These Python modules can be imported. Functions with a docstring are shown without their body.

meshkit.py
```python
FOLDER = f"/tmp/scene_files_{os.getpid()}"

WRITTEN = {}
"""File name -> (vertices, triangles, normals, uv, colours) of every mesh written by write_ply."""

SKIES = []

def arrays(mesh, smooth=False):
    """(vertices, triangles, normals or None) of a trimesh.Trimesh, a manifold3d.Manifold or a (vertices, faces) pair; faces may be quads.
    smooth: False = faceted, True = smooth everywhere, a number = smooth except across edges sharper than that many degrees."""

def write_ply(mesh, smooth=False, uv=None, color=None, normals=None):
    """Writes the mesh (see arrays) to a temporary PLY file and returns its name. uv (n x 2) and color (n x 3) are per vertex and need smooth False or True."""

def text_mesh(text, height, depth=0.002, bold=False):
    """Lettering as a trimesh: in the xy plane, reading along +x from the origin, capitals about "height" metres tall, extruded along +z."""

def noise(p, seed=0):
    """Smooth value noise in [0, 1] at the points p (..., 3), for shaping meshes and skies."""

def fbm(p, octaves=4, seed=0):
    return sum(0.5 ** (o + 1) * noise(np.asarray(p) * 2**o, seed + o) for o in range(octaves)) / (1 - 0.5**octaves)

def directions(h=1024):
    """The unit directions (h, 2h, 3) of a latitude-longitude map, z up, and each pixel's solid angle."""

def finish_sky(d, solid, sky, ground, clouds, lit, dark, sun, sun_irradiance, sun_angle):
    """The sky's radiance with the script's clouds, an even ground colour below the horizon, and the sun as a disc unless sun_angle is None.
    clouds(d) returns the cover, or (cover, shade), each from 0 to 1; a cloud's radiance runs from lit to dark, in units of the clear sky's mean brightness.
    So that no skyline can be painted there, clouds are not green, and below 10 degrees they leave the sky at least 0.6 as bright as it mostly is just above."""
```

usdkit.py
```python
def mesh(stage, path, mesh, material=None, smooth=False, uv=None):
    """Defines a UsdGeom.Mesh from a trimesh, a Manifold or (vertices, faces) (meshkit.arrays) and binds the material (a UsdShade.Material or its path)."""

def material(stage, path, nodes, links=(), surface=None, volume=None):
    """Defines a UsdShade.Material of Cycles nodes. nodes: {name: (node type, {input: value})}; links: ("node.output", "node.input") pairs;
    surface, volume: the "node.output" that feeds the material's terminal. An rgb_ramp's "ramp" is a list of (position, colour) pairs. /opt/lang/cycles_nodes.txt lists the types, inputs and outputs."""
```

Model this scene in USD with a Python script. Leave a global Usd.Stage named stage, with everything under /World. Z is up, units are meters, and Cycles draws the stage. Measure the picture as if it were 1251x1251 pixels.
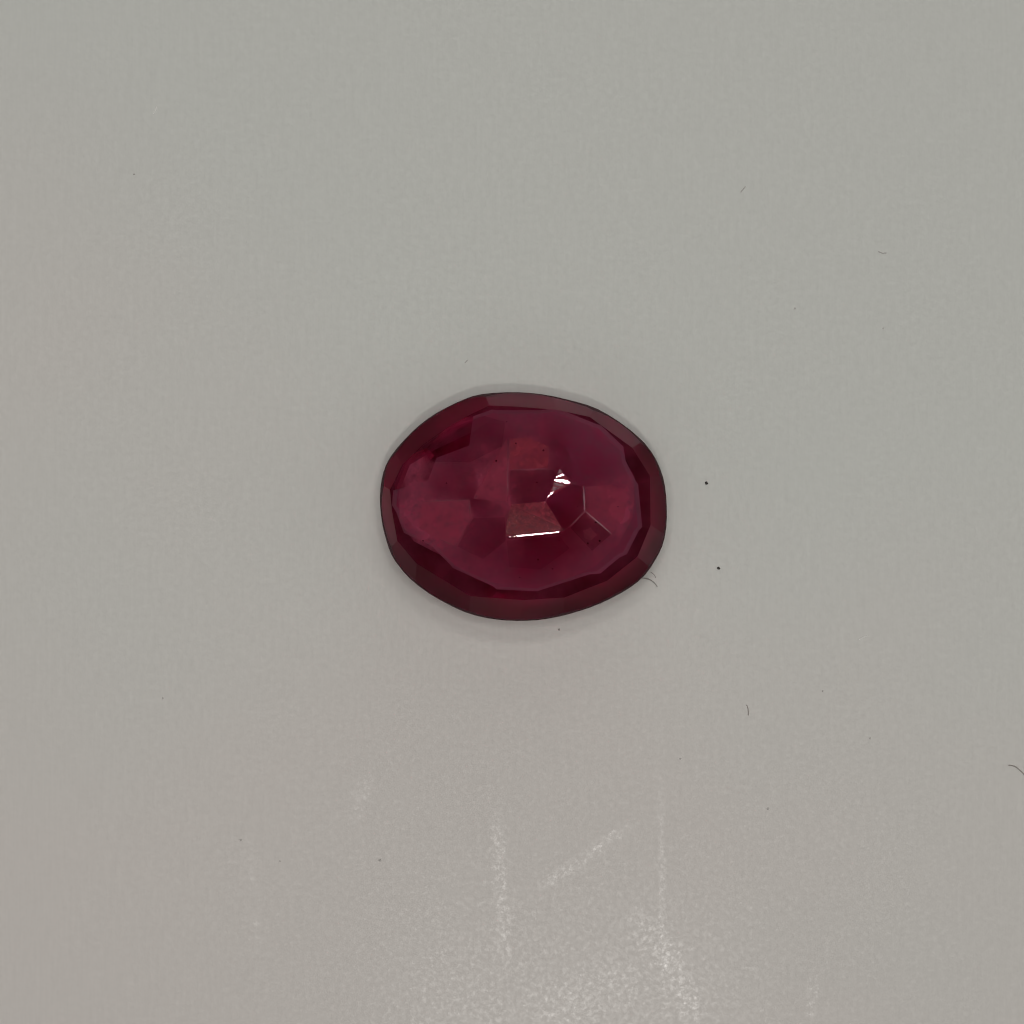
import math, random
import numpy as np, trimesh
import manifold3d as m3
import usdkit, meshkit
from pxr import Usd, UsdGeom, UsdLux, UsdShade, Gf, Sdf

stage = Usd.Stage.CreateInMemory()
UsdGeom.Xform.Define(stage, '/World')
UsdGeom.Scope.Define(stage, '/World/Looks')
random.seed(7)
rng = np.random.default_rng(7)
MM = 0.001

# ------------------------------------------------------------------ camera (straight down, phone held about 28 cm above the sheet)
CAM_H = 0.280
FRAME = 0.0390                       # metres of the sheet across the picture
cam = UsdGeom.Camera.Define(stage, '/World/camera')
cam.CreateHorizontalApertureAttr(36.0)
cam.CreateVerticalApertureAttr(36.0)
cam.CreateFocalLengthAttr(36.0 * CAM_H / FRAME)
cam.CreateClippingRangeAttr(Gf.Vec2f(0.01, 50.0))
cam.AddTranslateOp().Set(Gf.Vec3d(0, 0, CAM_H))
cam.CreateExposureAttr(0.0)

# ------------------------------------------------------------------ light: a small lamp a little towards the viewer, a broad soft lamp on the far side, the pale walls of the room around
LAMP, SOFT, WALLS = 1.5, 0.95, 0.45
LAMP_POS = np.array([0.010, -0.075, 0.62])
SOFT_POS = np.array([0.030, 0.165, 0.56])


def aim(x, pos, target=(0, 0, 0)):
    z = np.array(pos, float) - np.array(target, float); z /= np.linalg.norm(z)
    r = np.cross([0, 1, 0], z); r /= np.linalg.norm(r)
    u = np.cross(z, r)
    x.AddTransformOp().Set(Gf.Matrix4d(*r, 0, *u, 0, *z, 0, *map(float, pos), 1))


LAMP_R = 0.011
lamp = UsdLux.DiskLight.Define(stage, '/World/lamp')
lamp.CreateRadiusAttr(LAMP_R)
lamp.CreateIntensityAttr(254.0 * LAMP)
lamp.CreateColorAttr(Gf.Vec3f(1.0, 0.97, 0.92))
aim(lamp, LAMP_POS)
# (x, y, width, depth, strength): the far tube, two at the sides, one behind the viewer, then four small panels round the phone
for i, (sx, sy, w_, h_, k) in enumerate(((0.030, 0.165, 0.16, 0.06, 12.0), (0.190, -0.030, 0.16, 0.16, 1.3), (-0.190, 0.010, 0.16, 0.16, 1.5), (-0.060, -0.200, 0.16, 0.16, 0.3),
                                         (0.052, 0.005, 0.04, 0.08, 25.0), (-0.052, 0.005, 0.04, 0.08, 25.0), (0.0, 0.058, 0.08, 0.04, 26.0), (0.0, -0.080, 0.08, 0.06, 0.8))):
    soft = UsdLux.RectLight.Define(stage, f'/World/soft_lamp_{i + 1:03d}')
    soft.CreateWidthAttr(w_); soft.CreateHeightAttr(h_)
    soft.CreateIntensityAttr(k * SOFT)
    soft.CreateColorAttr(Gf.Vec3f(1.0, 0.985, 0.96))
    aim(soft, (sx, sy, 0.56))
for i, (az, k, wz) in enumerate(((76, 1.4, 0.50), (-6, 1.1, 1.15), (270, 0.9, 1.15), (202, 0.62, 0.55))):
    w = UsdLux.RectLight.Define(stage, f'/World/wall_light_{i + 1:03d}')
    w.CreateWidthAttr(1.4); w.CreateHeightAttr(0.9 if wz > 1 else 0.65)
    w.CreateIntensityAttr(1.0 * k * WALLS)
    w.CreateColorAttr(Gf.Vec3f(1.0, 0.985, 0.955))
    dx, dy = math.cos(math.radians(az)), math.sin(math.radians(az))
    aim(w, (dx, dy, wz), (0, 0, wz - 0.1))


def at(px, py, z=0.0):
    """World point at height z (metres) of a photograph pixel (1251 wide)."""
    k = FRAME / 1251.0 * (CAM_H - z) / CAM_H
    return np.array([(px - 625.5) * k, (625.5 - py) * k, z])


def zat(p, z):
    """The same for the enlarged crop of the stone that was used for tracing."""
    return at(440 + p[0] / 3.1275, 440 + p[1] / 3.1275, z)


# ------------------------------------------------------------------ materials
def mat(name, nodes, links=(), surface=None, volume=None):
    return usdkit.material(stage, '/World/Looks/' + name, nodes, links, surface, volume)


M = {}
M['ruby_glass'] = mat('ruby_glass', {
    'g': ('glass_bsdf', {'color': (1, 1, 1), 'roughness': 0.0, 'IOR': 1.765})}, surface='g.BSDF')
M['worn_glass'] = mat('worn_glass', {
    'g': ('glass_bsdf', {'color': (0.60, 0.46, 0.52), 'roughness': 0.25, 'IOR': 1.765})}, surface='g.BSDF')
M['bezel_glass'] = mat('bezel_glass', {
    'g': ('glass_bsdf', {'color': (0.97, 0.80, 0.86), 'roughness': 0.30, 'IOR': 1.765})}, surface='g.BSDF')
M['ground_edge'] = mat('ground_edge', {
    'p': ('principled_bsdf', {'base_color': (0.050, 0.009, 0.017), 'roughness': 0.5, 'ior': 1.22})}, surface='p.BSDF')
M['ruby_body'] = mat('ruby_body', {
    'v': ('absorption_volume', {'color': (0.77, 0.02, 0.40), 'density': 520.0})}, volume='v.volume')


def silk(name, lo, hi, scale=620.0, color=(0.82, 0.13, 0.32)):
    M[name] = mat(name, {
        'g': ('geometry', {}),
        'n': ('noise_texture', {'scale': scale, 'detail': 4.0, 'roughness': 0.6}),
        'r': ('map_range', {'from_min': 0.38, 'from_max': 0.64, 'to_min': lo, 'to_max': hi, 'clamp': True}),
        'd': ('diffuse_bsdf', {'color': color}),
        't': ('translucent_bsdf', {'color': color}),
        'dt': ('mix_closure', {'fac': 0.45}),
        'c': ('transparent_bsdf', {'color': (1, 1, 1)}),
        'm': ('mix_closure', {})},
        [('g.position', 'n.vector'), ('n.fac', 'r.value'), ('d.BSDF', 'dt.closure1'), ('t.BSDF', 'dt.closure2'), ('c.BSDF', 'm.closure1'), ('dt.closure', 'm.closure2'), ('r.result', 'm.fac')], surface='m.closure')


silk('silk', 0.10, 0.50, 620.0, (0.9, 0.15, 0.35))
silk('haze_ring', 0.10, 0.24, 800.0, (0.97, 0.36, 0.52))
silk('silk_thin', 0.005, 0.12, 2000.0, (1.0, 0.24, 0.41))
silk('silk_thick', 0.25, 0.6, 2200.0, (1.0, 0.25, 0.42))
silk('silk_dense', 0.30, 0.85, 2600.0, (1.0, 0.27, 0.34))
silk('silk_crisp', 0.22, 0.72, 2600.0, (1.0, 0.30, 0.43))
silk('silk_speckled', 0.45, 1.0, 6500.0, (1.0, 0.30, 0.36))
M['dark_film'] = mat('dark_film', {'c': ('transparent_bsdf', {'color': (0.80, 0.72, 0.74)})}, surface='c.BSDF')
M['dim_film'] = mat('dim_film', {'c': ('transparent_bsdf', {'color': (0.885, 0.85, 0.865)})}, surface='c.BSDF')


def glint(name, fac, bump=0.0, scale=4000.0, color=(0.95, 0.9, 0.9), rough=0.0):
    M[name] = mat(name, {
        'g': ('geometry', {}),
        'n': ('noise_texture', {'scale': scale, 'detail': 2.0}),
        'b': ('bump', {'strength': 1.0, 'distance': bump}),
        's': ('glossy_bsdf', {'color': color, 'roughness': rough}),
        'c': ('transparent_bsdf', {'color': (0.9, 0.9, 0.9)}),
        'm': ('mix_closure', {'fac': fac})},
        [('g.position', 'n.vector'), ('n.fac', 'b.height')] + ([('b.normal', 's.normal')] if bump else []) + [('c.BSDF', 'm.closure1'), ('s.BSDF', 'm.closure2')], surface='m.closure')


glint('feather_bright', 0.85, 1.2e-5, 5000.0)
glint('feather_pale', 0.28, 1.5e-5, 5000.0)
glint('feather_line', 0.15)
glint('feather_edge', 0.38)
glint('feather_speckled', 0.17, 3.0e-5, 9000.0, (0.95, 0.55, 0.5))
# the sheet: pale card with a faint grain, a few burnished scuffs, and a surface of tiny tilted flakes that glitter towards the lamp
SCUFFS = [((606, 975), (617, 1190), 10, 0.62), ((655, 1090), (780, 1000), 9, 0.6), ((806, 930), (812, 1245), 5, 0.6), ((812, 1150), (852, 1252), 16, 0.75), ((452, 940), (430, 1010), 12, 0.4), ((760, 1105), (830, 1185), 26, 0.35), ((640, 1250), (790, 1180), 34, 0.35), ((300, 1010), (318, 1180), 8, 0.25), ((995, 1190), (990, 1250), 7, 0.4), ((430, 1300), (960, 1300), 230, 0.45)]
nodes = {
    'g': ('geometry', {}),
    'blot': ('noise_texture', {'scale': 48.0, 'detail': 2.0, 'roughness': 0.4}),
    'px': ('separate_xyz', {}), 'gx': ('math', {'math_type': 'multiply', 'value2': -6.0}), 'gy': ('math', {'math_type': 'multiply_add', 'value2': -18.0}), 'bt': ('math', {'math_type': 'add'}),
    'tone': ('rgb_ramp', {'ramp': [(0.30, (0.602, 0.607, 0.575)), (0.48, (0.607, 0.603, 0.573)), (0.80, (0.629, 0.597, 0.569))]}),
    'str': ('mapping', {'scale': (9000.0, 700.0, 1.0)}),
    'grain': ('noise_texture', {'scale': 1.0, 'detail': 2.0}),
    'gr': ('map_range', {'from_min': 0.2, 'from_max': 0.8, 'to_min': 0.98, 'to_max': 1.02}),
    'fib': ('noise_texture', {'scale': 5200.0, 'detail': 3.0, 'roughness': 0.65, 'distortion': 0.6}),
    'fr': ('map_range', {'from_min': 0.2, 'from_max': 0.8, 'to_min': 0.98, 'to_max': 1.02}),
    'mul': ('math', {'math_type': 'multiply'}),
    'col': ('vector_math', {'math_type': 'scale'}),
    'bump': ('bump', {'strength': 1.0, 'distance': 3.0e-6}),
    'd': ('diffuse_bsdf', {'roughness': 0.3}),
    'warp': ('noise_texture', {'scale': 5200.0, 'detail': 3.0, 'roughness': 0.6}),
    'vor': ('voronoi_texture', {'scale': 12000.0, 'randomness': 1.0}),
    'c5': ('vector_math', {'math_type': 'subtract', 'vector2': (0.5, 0.5, 0.5)}),
    'tilt': ('vector_math', {'math_type': 'multiply', 'vector2': (0.06, 0.06, 0.0)}),
    'nn': ('vector_math', {'math_type': 'add', 'vector2': (0.0, 0.0, 1.0)}),
    'nrm': ('vector_math', {'math_type': 'normalize'}),
    's': ('glossy_bsdf', {'color': (1, 1, 1), 'roughness': 0.19}),
    'few': ('map_range', {'from_min': 0.42, 'from_max': 0.66, 'to_min': 0.15, 'to_max': 1.0, 'clamp': True}),
    'mix': ('mix_closure', {}),
    'w0': ('math', {'math_type': 'add', 'value1': 0.17, 'value2': 0.0}),
}
links = [('g.position', 'blot.vector'), ('g.position', 'px.vector'), ('px.x', 'gx.value1'), ('px.y', 'gy.value1'), ('gx.value', 'gy.value3'), ('gy.value', 'bt.value1'), ('blot.fac', 'bt.value2'), ('bt.value', 'tone.fac'), ('g.position', 'str.vector'), ('str.vector', 'grain.vector'), ('grain.fac', 'gr.value'),
         ('g.position', 'fib.vector'), ('fib.fac', 'fr.value'), ('gr.result', 'mul.value1'), ('fr.result', 'mul.value2'), ('tone.color', 'col.vector1'), ('mul.value', 'col.scale'),
         ('fib.fac', 'bump.height'), ('col.vector', 'd.color'), ('bump.normal', 'd.normal'),
         ('g.position', 'vor.vector'), ('vor.color', 'c5.vector1'), ('c5.vector', 'tilt.vector1'), ('tilt.vector', 'nn.vector1'), ('nn.vector', 'nrm.vector1'), ('nrm.vector', 's.normal'),
         ('g.position', 'warp.vector'), ('warp.fac', 'few.value')]
last = 'w0.value'
for i, (a_, b_, w_, k_) in enumerate(SCUFFS):
    A, B = at(*a_), at(*b_)
    L = float(np.linalg.norm(B - A)); ang = math.atan2(B[1] - A[1], B[0] - A[0])
    W = 1.35 * w_ * FRAME / 1251
    nodes |= {
        f'sm{i}': ('vector_math', {'math_type': 'subtract', 'vector2': tuple(A)}),
        f'sr{i}': ('vector_rotate', {'rotate_type': 'z_axis', 'angle': -ang}),
        f'sx{i}': ('separate_xyz', {}),
        f'sa{i}': ('math', {'math_type': 'absolute'}),
        f'sw{i}': ('map_range', {'range_type': 'smoothstep', 'from_min': 0.0, 'from_max': W, 'to_min': 0.85 * k_, 'to_max': 0.0, 'clamp': True}),
        f'sc{i}': ('math', {'math_type': 'subtract', 'value2': L / 2}),
        f'sb{i}': ('math', {'math_type': 'absolute'}),
        f'sl{i}': ('map_range', {'range_type': 'smoothstep', 'from_min': L * 0.25, 'from_max': L * 0.55, 'to_min': 1.0, 'to_max': 0.0, 'clamp': True}),
        f'sp{i}': ('math', {'math_type': 'multiply'}),
        f'st{i}': ('math', {'math_type': 'add'}),
    }
    links += [('g.position', f'sm{i}.vector1'), (f'sm{i}.vector', f'sr{i}.vector'), (f'sr{i}.vector', f'sx{i}.vector'), (f'sx{i}.y', f'sa{i}.value1'), (f'sa{i}.value', f'sw{i}.value'),
              (f'sx{i}.x', f'sc{i}.value1'), (f'sc{i}.value', f'sb{i}.value1'), (f'sb{i}.value', f'sl{i}.value'), (f'sw{i}.result', f'sp{i}.value1'), (f'sl{i}.result', f'sp{i}.value2'),
              (last, f'st{i}.value1'), (f'sp{i}.value', f'st{i}.value2')]
    last = f'st{i}.value'
nodes['wm'] = ('math', {'math_type': 'multiply'})
nodes['wk'] = ('math', {'math_type': 'multiply', 'value2': 0.013, 'use_clamp': True})
links += [(last, 'wm.value1'), ('few.result', 'wm.value2'), ('wm.value', 'wk.value1'), ('wk.value', 'mix.fac'), ('d.BSDF', 'mix.closure1'), ('s.BSDF', 'mix.closure2')]
M['sheet'] = mat('sheet', nodes, links, surface='mix.closure')


def tag(prim, label=None, cat=None, group=None, kind=None):
    for k, v in (('label', label), ('category', cat), ('group', group), ('kind', kind)):
        if v:
            prim.SetCustomDataByKey(k, v)


used = {}


def path(parent, name):
    n = used.get((parent, name), -1) + 1
    used[(parent, name)] = n
    return f'{parent}/{name}' if n == 0 else f'{parent}/{name}_{n:03d}'


def obj(name, mesh, m, parent='/World', smooth=False):
    return usdkit.mesh(stage, path(parent, name), mesh, M[m], smooth=smooth).GetPrim()


# ------------------------------------------------------------------ the sheet
S = 0.30
v = np.array([[-S, -S, 0], [S, -S, 0], [S, S, 0], [-S, S, 0]], float)
g = obj('tabletop', (v, np.array([[0, 1, 2], [0, 2, 3]])), 'sheet')
tag(g, kind='structure')

# ------------------------------------------------------------------ the stone
OUT = [(462,130),(560,122),(650,125),(740,138),(830,160),(905,185),(990,235),(1060,290),(1110,345),(1145,410),(1165,480),(1172,560),(1170,640),(1155,710),(1130,760),(1090,820),(1030,870),(960,910),(880,945),(800,970),(720,988),(640,996),(560,995),(480,985),(400,963),(330,930),(260,890),(190,835),(150,790),(120,745),(100,690),(85,630),(76,560),(77,490),(88,430),(106,385),(141,335),(200,272),(260,222),(330,180),(400,148)]
TAB = [(500,170),(590,177),(715,182),(877,217),(1040,335),(1107,442),(1110,630),(1060,750),(945,842),(780,907),(625,917),(420,902),(215,777),(142,690),(122,580),(114,495),(160,400),(240,322),(335,255),(430,203)]
CTR = (615, 545)
Z_SEAT, Z_G0, Z_G1, Z_TAB = 0.03 * MM, 2.55 * MM, 3.05 * MM, 3.50 * MM
outline = np.array([zat(p, Z_G1)[:2] for p in OUT])[::-1]          # counter-clockwise from above
k_ = len(outline)
from scipy.interpolate import CubicSpline
outline = CubicSpline(np.arange(k_ + 1), np.vstack([outline, outline[:1]]), bc_type='periodic')(np.arange(0, k_, 0.5))
import shapely
outline = np.array(shapely.convex_hull(shapely.Polygon(outline)).exterior.coords)[:-1]
if shapely.Polygon(outline).exterior.is_ccw is False:
    outline = outline[::-1]
table = np.array([zat(p, Z_TAB)[:2] for p in TAB])[::-1]
CEN = outline.mean(0)


def trim(man, n, d):
    """Keeps the side of the plane n.x = d that n points away from."""
    n = np.array(n, float)
    k = np.linalg.norm(n)
    return man.trim_by_plane(tuple(-n / k), -d / k)


U = 1000.0                                                          # the solid is cut in millimetres
inset = np.array(shapely.Polygon(outline * U).buffer(-0.22).exterior.coords)[:-1]
Z_CH = Z_G1 * U - 0.10
stone = m3.Manifold.hull_points(np.vstack([np.c_[outline * U, np.zeros(len(outline))], np.c_[outline * U, np.full(len(outline), Z_CH)], np.c_[inset, np.full(len(inset), Z_TAB * U)]]))
crown_planes, pav_planes = [], []
for i in range(len(table)):
    a, b = table[i] * U, table[(i + 1) % len(table)] * U
    e = (b - a) / np.linalg.norm(b - a)
    n2 = np.array([e[1], -e[0]])                                    # outward
    mid, h = (a + b) / 2, np.linalg.norm(b - a)
    o = outline * U
    along = (o - mid) @ e
    near = np.abs(along) < max(h * 0.5, 0.45)
    out = (o - mid) @ n2
    near &= out > 0
    dist = out[near].mean() if near.any() else 0.4
    rise = (Z_TAB - Z_G1) * U
    n = np.array([n2[0] * rise, n2[1] * rise, dist]); n /= np.linalg.norm(n)
    d = n @ np.array([a[0], a[1], Z_TAB * U])
    crown_planes.append(n)
    stone = trim(stone, n, d)
# pavilion: (azimuth in degrees, tilt in degrees, point of the traced crop the plane passes through, height there in mm)
cen = CEN * U
row_1 = [(5, 51), (24, 51), (43, 59), (66, 64), (90, 62), (112, 60), (133, 55), (155, 60), (176, 66), (198, 58), (221, 48), (243, 50), (267, 53), (290, 52), (313, 51), (336, 51)]
row_2 = [(5, 27), (24, 28), (43, 31), (66, 29), (90, 28), (112, 31), (128, 36), (150, 36), (176, 27), (198, 29), (221, 28), (243, 27), (267, 28), (290, 29), (313, 28), (336, 27)]
row_3 = [(12, 17), (58, 20), (96, 15), (140, 22), (176, 14), (214, 19), (256, 17), (290, 14), (328, 20)]
row_4 = [(2, 7), (75, 6), (120, 9), (182, 6), (240, 7), (300, 5)]


def plane_from(az, tilt, frac, z):
    a = math.radians(az)
    n2 = np.array([math.cos(a), math.sin(a) * 1.12]); n2 /= np.linalg.norm(n2)
    reach = ((outline * U - cen) @ n2).max() * frac
    t = math.radians(tilt)
    n = np.array([n2[0] * math.sin(t), n2[1] * math.sin(t), -math.cos(t)])
    return n, n @ np.array([*(cen + n2 * reach), z])


for row, frac, z in ((row_1, 1.0, Z_G0 * U), (row_2, 0.70, 0.95), (row_3, 0.44, 0.42), (row_4, 0.20, 0.18)):
    for az, tilt in row:
        n, d = plane_from(az, tilt, frac, z + rng.uniform(-0.02, 0.02))
        pav_planes.append(n)
        stone = trim(stone, n, d)
zmin = stone.bounding_box()[2]
stone = stone.translate((0, 0, Z_SEAT * U - zmin))
print('stone bounds', stone.bounding_box(), 'shift', Z_SEAT * U - zmin)
shift = (Z_SEAT - zmin * MM)
mesh = stone.to_mesh()
tm = trimesh.Trimesh(mesh.vert_properties[:, :3], mesh.tri_verts, process=True)
fn = tm.face_normals
gem = UsdGeom.Xform.Define(stage, path('/World', 'gemstone')).GetPrim()
GEM = str(gem.GetPath())
tag(gem, 'dark red oval faceted ruby lying flat on the pale grey sheet', 'gemstone')
keys = {}
for i, n in enumerate(fn):
    if tm.area_faces[i] < 1e-7 and False:
        continue
    if n[2] > 0.999: k = ('table', 0)
    elif n[2] > 0.60: k = ('bezel_facet', int(np.argmax(np.array(crown_planes) @ n)))
    elif n[2] > 0.05: k = ('girdle_edge', 0)
    elif n[2] > -0.02: k = ('girdle', 0)
    else: k = ('pavilion_facet', int(np.argmax(np.array(pav_planes) @ n)))
    keys.setdefault(k, []).append(i)
for k in sorted(keys):
    f = tm.faces[keys[k]]
    vi, inv = np.unique(f, return_inverse=True)
    obj(k[0], (tm.vertices[vi] * MM, inv.reshape(-1, 3)), {'bezel_facet': 'bezel_glass', 'girdle_edge': 'ground_edge'}.get(k[0], 'worn_glass' if k[0] == 'pavilion_facet' and k[1] < len(row_1) else 'ruby_glass'), GEM)
c3 = np.array([*cen, 1.7])
core = (tm.vertices - c3) * 0.985 + c3
obj('red_body', (core * MM, tm.faces), 'ruby_body', GEM)
inner = [i for k in keys for i in keys[k] if k[0] == 'pavilion_facet' and k[1] >= len(row_1)]
low = tm.faces[inner]
vi, inv = np.unique(low, return_inverse=True)
veil = (tm.vertices[vi] - c3) * 0.965 + c3
obj('haze_veil', (veil * MM, inv.reshape(-1, 3)), 'silk', GEM)

# ---- fractures inside the stone: thin planes that catch the lamps
IOR = 1.765


def bend(d):
    """A direction in the air above the table, continued inside the stone."""
    d = np.array(d, float) / np.linalg.norm(d)
    x = d[:2] / IOR
    return np.array([x[0], x[1], math.sqrt(1 - x @ x)])


def mirror_normal(p, target):
    n = bend(np.array([0, 0, CAM_H]) - p) + bend(np.array(target, float) - p)
    return n / np.linalg.norm(n)


def plate(points, depth, n):
    """A flat polygon through the traced points, tilted to the normal n about its centre, depth mm below the table."""
    z0 = Z_TAB - depth * MM + shift
    p = np.array([zat(q, z0) for q in points])
    c = p.mean(0)
    p[:, 2] = c[2] - ((p[:, :2] - c[:2]) @ n[:2]) / n[2]
    f = np.array([[0, i, i + 1] for i in range(1, len(p) - 1)])
    t = trimesh.Trimesh(p, f, process=False)
    if t.face_normals[0][2] < 0:
        t.invert()
    return t


SOFT_P, LAMP_P = SOFT_POS, LAMP_POS


def wall(azimuth, height=0.5):
    a = math.radians(azimuth)
    return np.array([math.cos(a), math.sin(a), height])


def feather(name, points, depth, target, m, label=None):
    c = np.mean([zat(q, Z_TAB - depth * MM + shift) for q in points], axis=0)
    p = obj(name, plate(points, depth, mirror_normal(c, target)), m, GEM)
    tag(p, label)


# one film of silk through the stone: its density is a field of soft clouds (centre, radii, turn in degrees, strength; traced)
HAZE = [(150,500),(190,400),(290,340),(430,275),(540,205),(720,200),(870,250),(1000,350),(1052,450),(1042,600),(990,700),(900,785),(780,842),(600,862),(450,842),(320,752),(205,692),(150,620)]
CLOUDS = [((300, 620), (150, 105), 0, 0.42), ((195, 500), (75, 150), 12, 0.30), ((505, 450), (85, 170), -22, 0.36), ((645, 370), (110, 75), 0, 0.30), ((640, 480), (110, 85), 0, 0.12),
          ((955, 570), (115, 120), 0, 0.30), ((1000, 540), (55, 130), 0, 0.22), ((585, 720), (45, 75), 0, 0.16), ((400, 770), (190, 70), 22, 0.16), ((860, 770), (190, 60), -28, 0.16),
          ((630, 260), (120, 90), 0, 0.12), ((330, 440), (170, 80), 10, 0.12), ((480, 640), (120, 90), 0, 0.10), ((870, 690), (60, 50), 30, 0.16),
          ((400, 310), (190, 75), -22, -0.12), ((880, 330), (190, 110), 35, -0.06), ((700, 760), (190, 70), 0, -0.07), ((430, 400), (90, 60), -10, -0.16)]
nodes = {
    'g': ('geometry', {}),
    'n': ('noise_texture', {'scale': 1900.0, 'detail': 5.0, 'roughness': 0.68}),
    'r': ('map_range', {'from_min': 0.34, 'from_max': 0.66, 'to_min': 0.45, 'to_max': 1.45}),
    'n2': ('noise_texture', {'scale': 900.0, 'detail': 2.0}),
    'warp': ('vector_math', {'math_type': 'multiply_add', 'vector2': (0.0007, 0.0007, 0.0)}),
    'wc': ('vector_math', {'math_type': 'subtract', 'vector2': (0.00035, 0.00035, 0.0)}),
    'd': ('diffuse_bsdf', {'color': (1.0, 0.30, 0.44)}),
    't': ('translucent_bsdf', {'color': (1.0, 0.30, 0.44)}),
    'dt': ('mix_closure', {'fac': 0.45}),
    'c': ('transparent_bsdf', {'color': (1, 1, 1)}),
    'k': ('math', {'math_type': 'multiply', 'use_clamp': True}),
    'm': ('mix_closure', {}),
    'base': ('math', {'math_type': 'add', 'value1': 0.07, 'value2': 0.0}),
}
links = [('g.position', 'n.vector'), ('n.fac', 'r.value'), ('g.position', 'n2.vector'), ('n2.color', 'warp.vector1'), ('g.position', 'warp.vector3'), ('warp.vector', 'wc.vector1'),
         ('d.BSDF', 'dt.closure1'), ('t.BSDF', 'dt.closure2'), ('c.BSDF', 'm.closure1'), ('dt.closure', 'm.closure2'), ('k.value', 'm.fac'), ('r.result', 'k.value2')]
last = 'base.value'
ZF = Z_TAB - 0.45 * MM + shift
for i, (c_, (ra, rb), turn, k_) in enumerate(CLOUDS):
    px_ = FRAME / 1251 / 3.1275
    o_ = zat(c_, ZF)
    nodes |= {
        f'a{i}': ('vector_math', {'math_type': 'subtract', 'vector2': (o_[0], o_[1], 0.0)}),
        f'b{i}': ('vector_rotate', {'rotate_type': 'z_axis', 'angle': math.radians(turn)}),
        f'c{i}': ('vector_math', {'math_type': 'multiply', 'vector2': (1 / (ra * px_), 1 / (rb * px_), 0.0)}),
        f'd{i}': ('vector_math', {'math_type': 'length'}),
        f'e{i}': ('map_range', {'range_type': 'smoothstep', 'from_min': 0.45, 'from_max': 1.25, 'to_min': 1.75 * k_ if k_ > 0 else 0.8 * k_, 'to_max': 0.0, 'clamp': True}),
        f'f{i}': ('math', {'math_type': 'add'}),
    }
    links += [('wc.vector', f'a{i}.vector1'), (f'a{i}.vector', f'b{i}.vector'), (f'b{i}.vector', f'c{i}.vector1'), (f'c{i}.vector', f'd{i}.vector1'), (f'd{i}.value', f'e{i}.value'), (last, f'f{i}.value1'), (f'e{i}.result', f'f{i}.value2')]
    last = f'f{i}.value'
links.append((last, 'k.value1'))
M['haze_film'] = mat('haze_film', nodes, links, surface='m.closure')
obj('haze_cloud', plate(HAZE, 0.45, np.array([0, 0, 1.0])), 'haze_film', GEM)
# the thin haze that fills the rest, out to the rim
ring_out = [tuple(np.array(CTR) + (np.array(q) - CTR) * 0.965) for q in OUT]
flat_ring = trimesh.creation.extrude_polygon(shapely.Polygon([zat(q, Z_TAB - 0.9 * MM + shift)[:2] for q in ring_out], [[zat(q, Z_TAB - 0.9 * MM + shift)[:2] for q in HAZE]]), 1e-6)
flat_ring = flat_ring.submesh([np.where(flat_ring.face_normals[:, 2] > 0.9)[0]], append=True)
flat_ring.apply_translation((0, 0, Z_TAB - 0.9 * MM + shift))
obj('haze_cloud', flat_ring, 'haze_ring', GEM)
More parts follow.
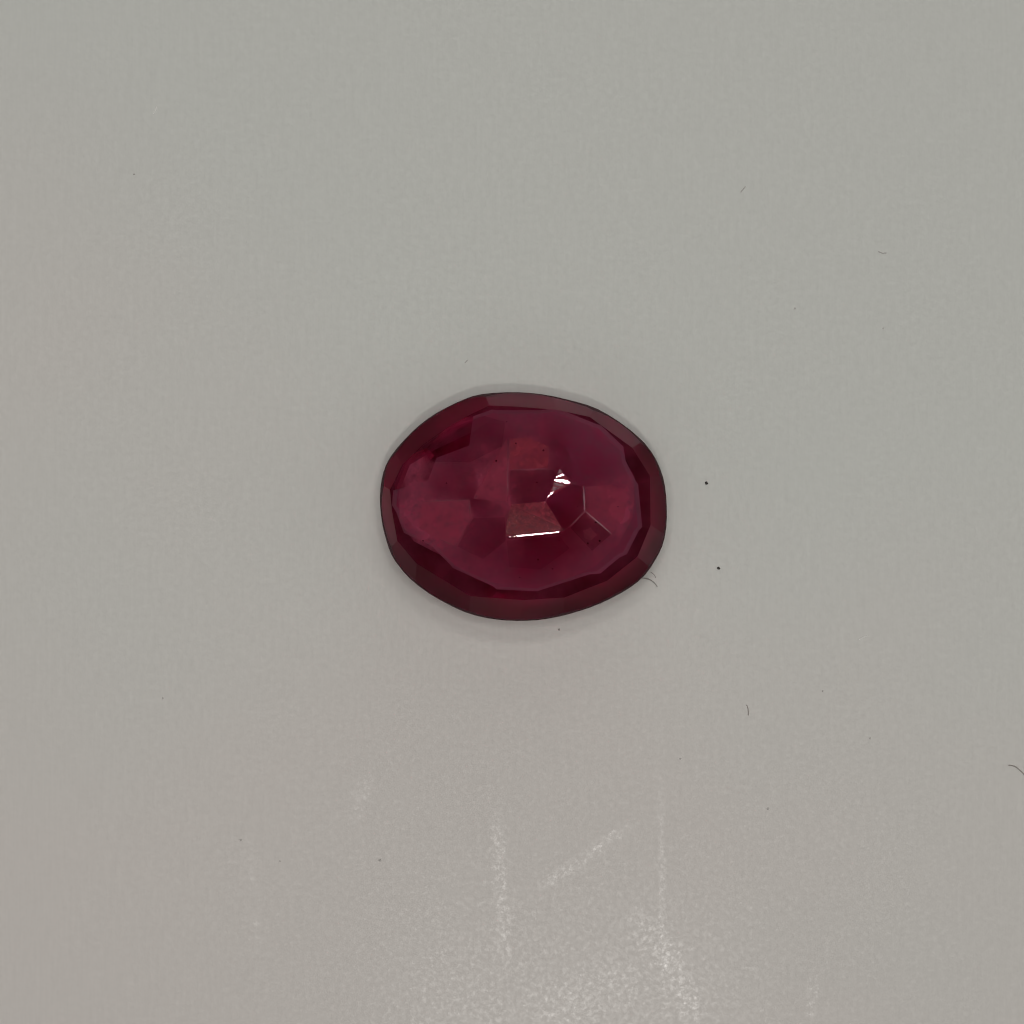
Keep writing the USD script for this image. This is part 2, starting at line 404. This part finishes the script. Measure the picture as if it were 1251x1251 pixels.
# patches of silk that end along straight fractures
for pts in ([(235,540),(420,532),(427,600),(362,710),(300,690),(225,640)], [(860,484),(960,476),(1020,500),(1010,600),(962,662),(860,574)], [(430,530),(505,410),(560,300),(566,540)]):
    obj('haze_patch', plate(pts, 0.36, np.array([0, 0.02, 1.0])), 'silk_crisp', GEM)
obj('haze_patch', plate([(570,300),(640,296),(722,330),(716,412),(572,418)], 0.34, np.array([0, 0.02, 1.0])), 'silk_dense', GEM)
# darker panes where fractures turn the light away
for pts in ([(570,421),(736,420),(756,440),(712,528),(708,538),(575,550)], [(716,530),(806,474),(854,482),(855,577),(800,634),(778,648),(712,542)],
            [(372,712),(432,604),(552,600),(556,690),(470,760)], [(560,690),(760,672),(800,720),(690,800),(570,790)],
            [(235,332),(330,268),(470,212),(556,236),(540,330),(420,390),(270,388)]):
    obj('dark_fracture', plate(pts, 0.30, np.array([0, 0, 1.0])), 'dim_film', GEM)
# striped bright triangle
obj('haze_patch', plate([(762,413),(808,472),(752,500),(714,527),(740,470)], 0.35, np.array([0, 0, 1.0])), 'silk_speckled', GEM)
tri = [[(762,415),(772,428),(752,438)], [(750,443),(776,433),(782,440),(748,449)], [(741,462),(744,455),(790,458),(806,470),(786,471)],
       [(741,468),(780,476),(768,483),(738,477)], [(738,482),(764,487),(752,495),(732,500)], [(728,506),(740,502),(732,512),(715,525)]]
for i, pts in enumerate(tri):
    tgt, m = ((SOFT_P, 'feather_bright') if i in (1, 2, 5) else (wall(80), 'feather_pale'))
    feather('silvery_fracture', pts, 0.30, tgt, m)
# speckled plate with its white lower edge
feather('speckled_fracture', [(577,552),(708,540),(740,590),(780,652),(700,658),(562,672),(556,640)], 0.32, wall(70), 'feather_speckled')
obj('haze_patch', plate([(577,552),(708,540),(740,590),(775,650),(700,656),(562,670),(556,640)], 0.37, np.array([0, 0.05, 1])), 'silk_speckled', GEM)
feather('white_fracture', [(563,677),(600,669),(660,663),(762,655),(768,657),(690,666),(640,671)], 0.30, SOFT_P, 'feather_bright')
# diamond shaped plate
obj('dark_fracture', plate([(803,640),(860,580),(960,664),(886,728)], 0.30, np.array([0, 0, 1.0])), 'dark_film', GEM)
obj('haze_patch', plate([(852,650),(880,640),(905,668),(880,690),(858,680)], 0.27, np.array([0, 0, 1.0])), 'silk_crisp', GEM)
# hair-thin lines where fractures end
lines = [((854,480),(857,578),2.0),((857,578),(800,635),1.6),((862,578),(958,662),1.8),((808,470),(832,468),1.6),((232,330),(300,284),1.5),((415,535),(420,600),1.4),((235,540),(420,533),1.6),((306,686),(362,710),1.4),((437,530),(448,515),2.4),((572,420),(730,418),1.2),((566,300),(562,540),1.3)]
for a, b, wpx in lines:
    a, b = np.array(a, float), np.array(b, float)
    e = (b - a) / np.linalg.norm(b - a); n = np.array([-e[1], e[0]]) * wpx
    feather('crack_line', [tuple(a - n * .3), tuple((a + b) / 2 - n), tuple(b - n * .3), tuple(b + n * .3), tuple((a + b) / 2 + n), tuple(a + n * .3)], 0.24, wall(68), 'feather_edge' if wpx in (2.0, 1.8) else 'feather_line')

for x, y, r in ((595, 318, 4), (675, 467, 4), (680, 762, 4.5), (735, 797, 4), (700, 345, 5), (520, 385, 5), (240, 690, 4), (900, 620, 5), (915, 690, 6), (870, 700, 5), (610, 830, 3.5), (830, 560, 3), (330, 470, 4), (985, 560, 3), (560, 235, 3.5), (760, 690, 3)):
    t = trimesh.creation.icosphere(subdivisions=1, radius=0.6 * r / 3.1275 * FRAME / 1251)
    t.vertices *= 1 + rng.uniform(-.35, .35, (len(t.vertices), 1))
    t.apply_translation(zat((x, y), Z_TAB - 0.22 * MM + shift))
    obj('dark_pinpoint', t, 'ground_edge', GEM)

# ------------------------------------------------------------------ dust and fibres on the sheet
M['dust'] = mat('dust', {'p': ('principled_bsdf', {'base_color': (0.05, 0.045, 0.04), 'roughness': 0.9})}, surface='p.BSDF')
M['grey_dust'] = mat('grey_dust', {'p': ('principled_bsdf', {'base_color': (0.47, 0.45, 0.43), 'roughness': 0.9})}, surface='p.BSDF')
M['fibre_dark'] = mat('fibre_dark', {'p': ('principled_bsdf', {'base_color': (0.30, 0.27, 0.25), 'roughness': 0.6})}, surface='p.BSDF')
M['fibre_pale'] = mat('fibre_pale', {'p': ('principled_bsdf', {'base_color': (0.80, 0.79, 0.76), 'roughness': 0.5})}, surface='p.BSDF')
PX = FRAME / 1251
SPECKS = [
    (863, 590, 2.3, 'dust', 'black dust speck right of the ruby, the larger and higher of the two there'),
    (878, 694, 1.8, 'dust', 'black dust speck right of the ruby, the smaller and lower of the two there'),
    (683, 769, 1.9, 'fibre_dark', 'dark dust speck just under the bottom rim of the ruby'),
    (464, 1051, 2.4, 'grey_dust', 'grey dust speck left of the pale scuffs below the ruby'),
    (164, 213, 1.5, 'grey_dust', 'tiny lone grey dust speck in the upper left of the sheet'),
    (1005, 844, 1.3, 'grey_dust', 'tiny grey dust speck far right of the ruby, above the short dark fibre'),
    (1063, 902, 1.5, 'grey_dust', 'tiny grey dust speck between the short dark fibre and the hair at the right edge'),
    (938, 988, 1.8, 'grey_dust', 'grey dust speck below the short dark fibre at lower right'),
    (831, 927, 1.6, 'grey_dust', 'tiny grey dust speck just above the pale scuffs, under the right end of the ruby'),
    (294, 1026, 1.5, 'grey_dust', 'tiny grey dust speck lower left, the left one beside the scuffs'),
    (342, 1052, 1.4, 'grey_dust', 'tiny grey dust speck lower left, between two others near the scuffs'),
    (199, 853, 1.3, 'grey_dust', 'tiny grey dust speck alone at left, below the level of the ruby'),
    (971, 377, 1.5, 'grey_dust', 'tiny grey dust speck in the upper right, above right of the ruby'),
    (1079, 401, 1.2, 'grey_dust', 'tiny grey dust speck in the upper right, nearest the right edge'),
]
for x, y, r, m, label in SPECKS:
    t = trimesh.creation.icosphere(subdivisions=1, radius=(0.85 if m == 'dust' else 0.7) * r * PX)
    t.vertices *= 1 + rng.uniform(-.3, .3, (len(t.vertices), 1))
    t.vertices *= [rng.uniform(.8, 1.2), rng.uniform(.8, 1.2), 0.7]
    t.apply_translation(at(x, y, -t.bounds[0][2] - 0.004 * MM))
    tag(obj('dust_speck', t, m), label, 'dust', 'dust specks on the sheet')


def fibre(points, r, m, label, heights=None):
    p = np.array(points, float)
    h = np.full(len(p), r * PX) if heights is None else np.array(heights) * MM
    p3 = np.array([at(x, y, z) for (x, y), z in zip(p, h)])
    tt = np.arange(len(p3))
    q = CubicSpline(tt, p3)(np.linspace(0, tt[-1], 8 * len(p3)))
    circle = shapely.Point(0, 0).buffer(r * PX, quad_segs=2)
    t = trimesh.creation.sweep_polygon(circle, q)
    tag(obj('fibre', t, m), label, 'fibre', 'loose fibres on the sheet')


fibre([(783, 706), (790, 707), (797, 710), (803, 717)], 0.55, 'fibre_dark', 'short curled dark hair poking out at the lower right rim of the ruby', [0.5, 0.25, 0.08, 0.02])
fibre([(795, 699), (799, 702), (801, 706)], 0.4, 'fibre_dark', 'tiny curved thread just above the curled hair at the rim of the ruby')
fibre([(912, 861), (914, 867), (914, 874)], 0.6, 'fibre_dark', 'short upright dark fibre at lower right, below the level of the ruby')
fibre([(1232, 935), (1239, 936), (1245, 940), (1254, 949)], 0.7, 'fibre_dark', 'curved grey hair running off the right edge of the picture')
fibre([(1049, 782), (1054, 779), (1060, 777)], 0.6, 'fibre_pale', 'short pale fibre to the right of the ruby')
fibre([(1073, 307), (1078, 309), (1083, 309)], 0.6, 'grey_dust', 'short grey fibre lying level in the upper right')
fibre([(905, 235), (908, 231), (911, 228)], 0.6, 'grey_dust', 'short slanting grey fibre high in the upper right')
fibre([(568, 443), (571, 440)], 0.6, 'grey_dust', 'tiny grey fibre just above the top left of the ruby')
fibre([(187, 139), (190, 135), (191, 130)], 0.6, 'fibre_pale', 'tiny pale fibre near the top left corner of the sheet')
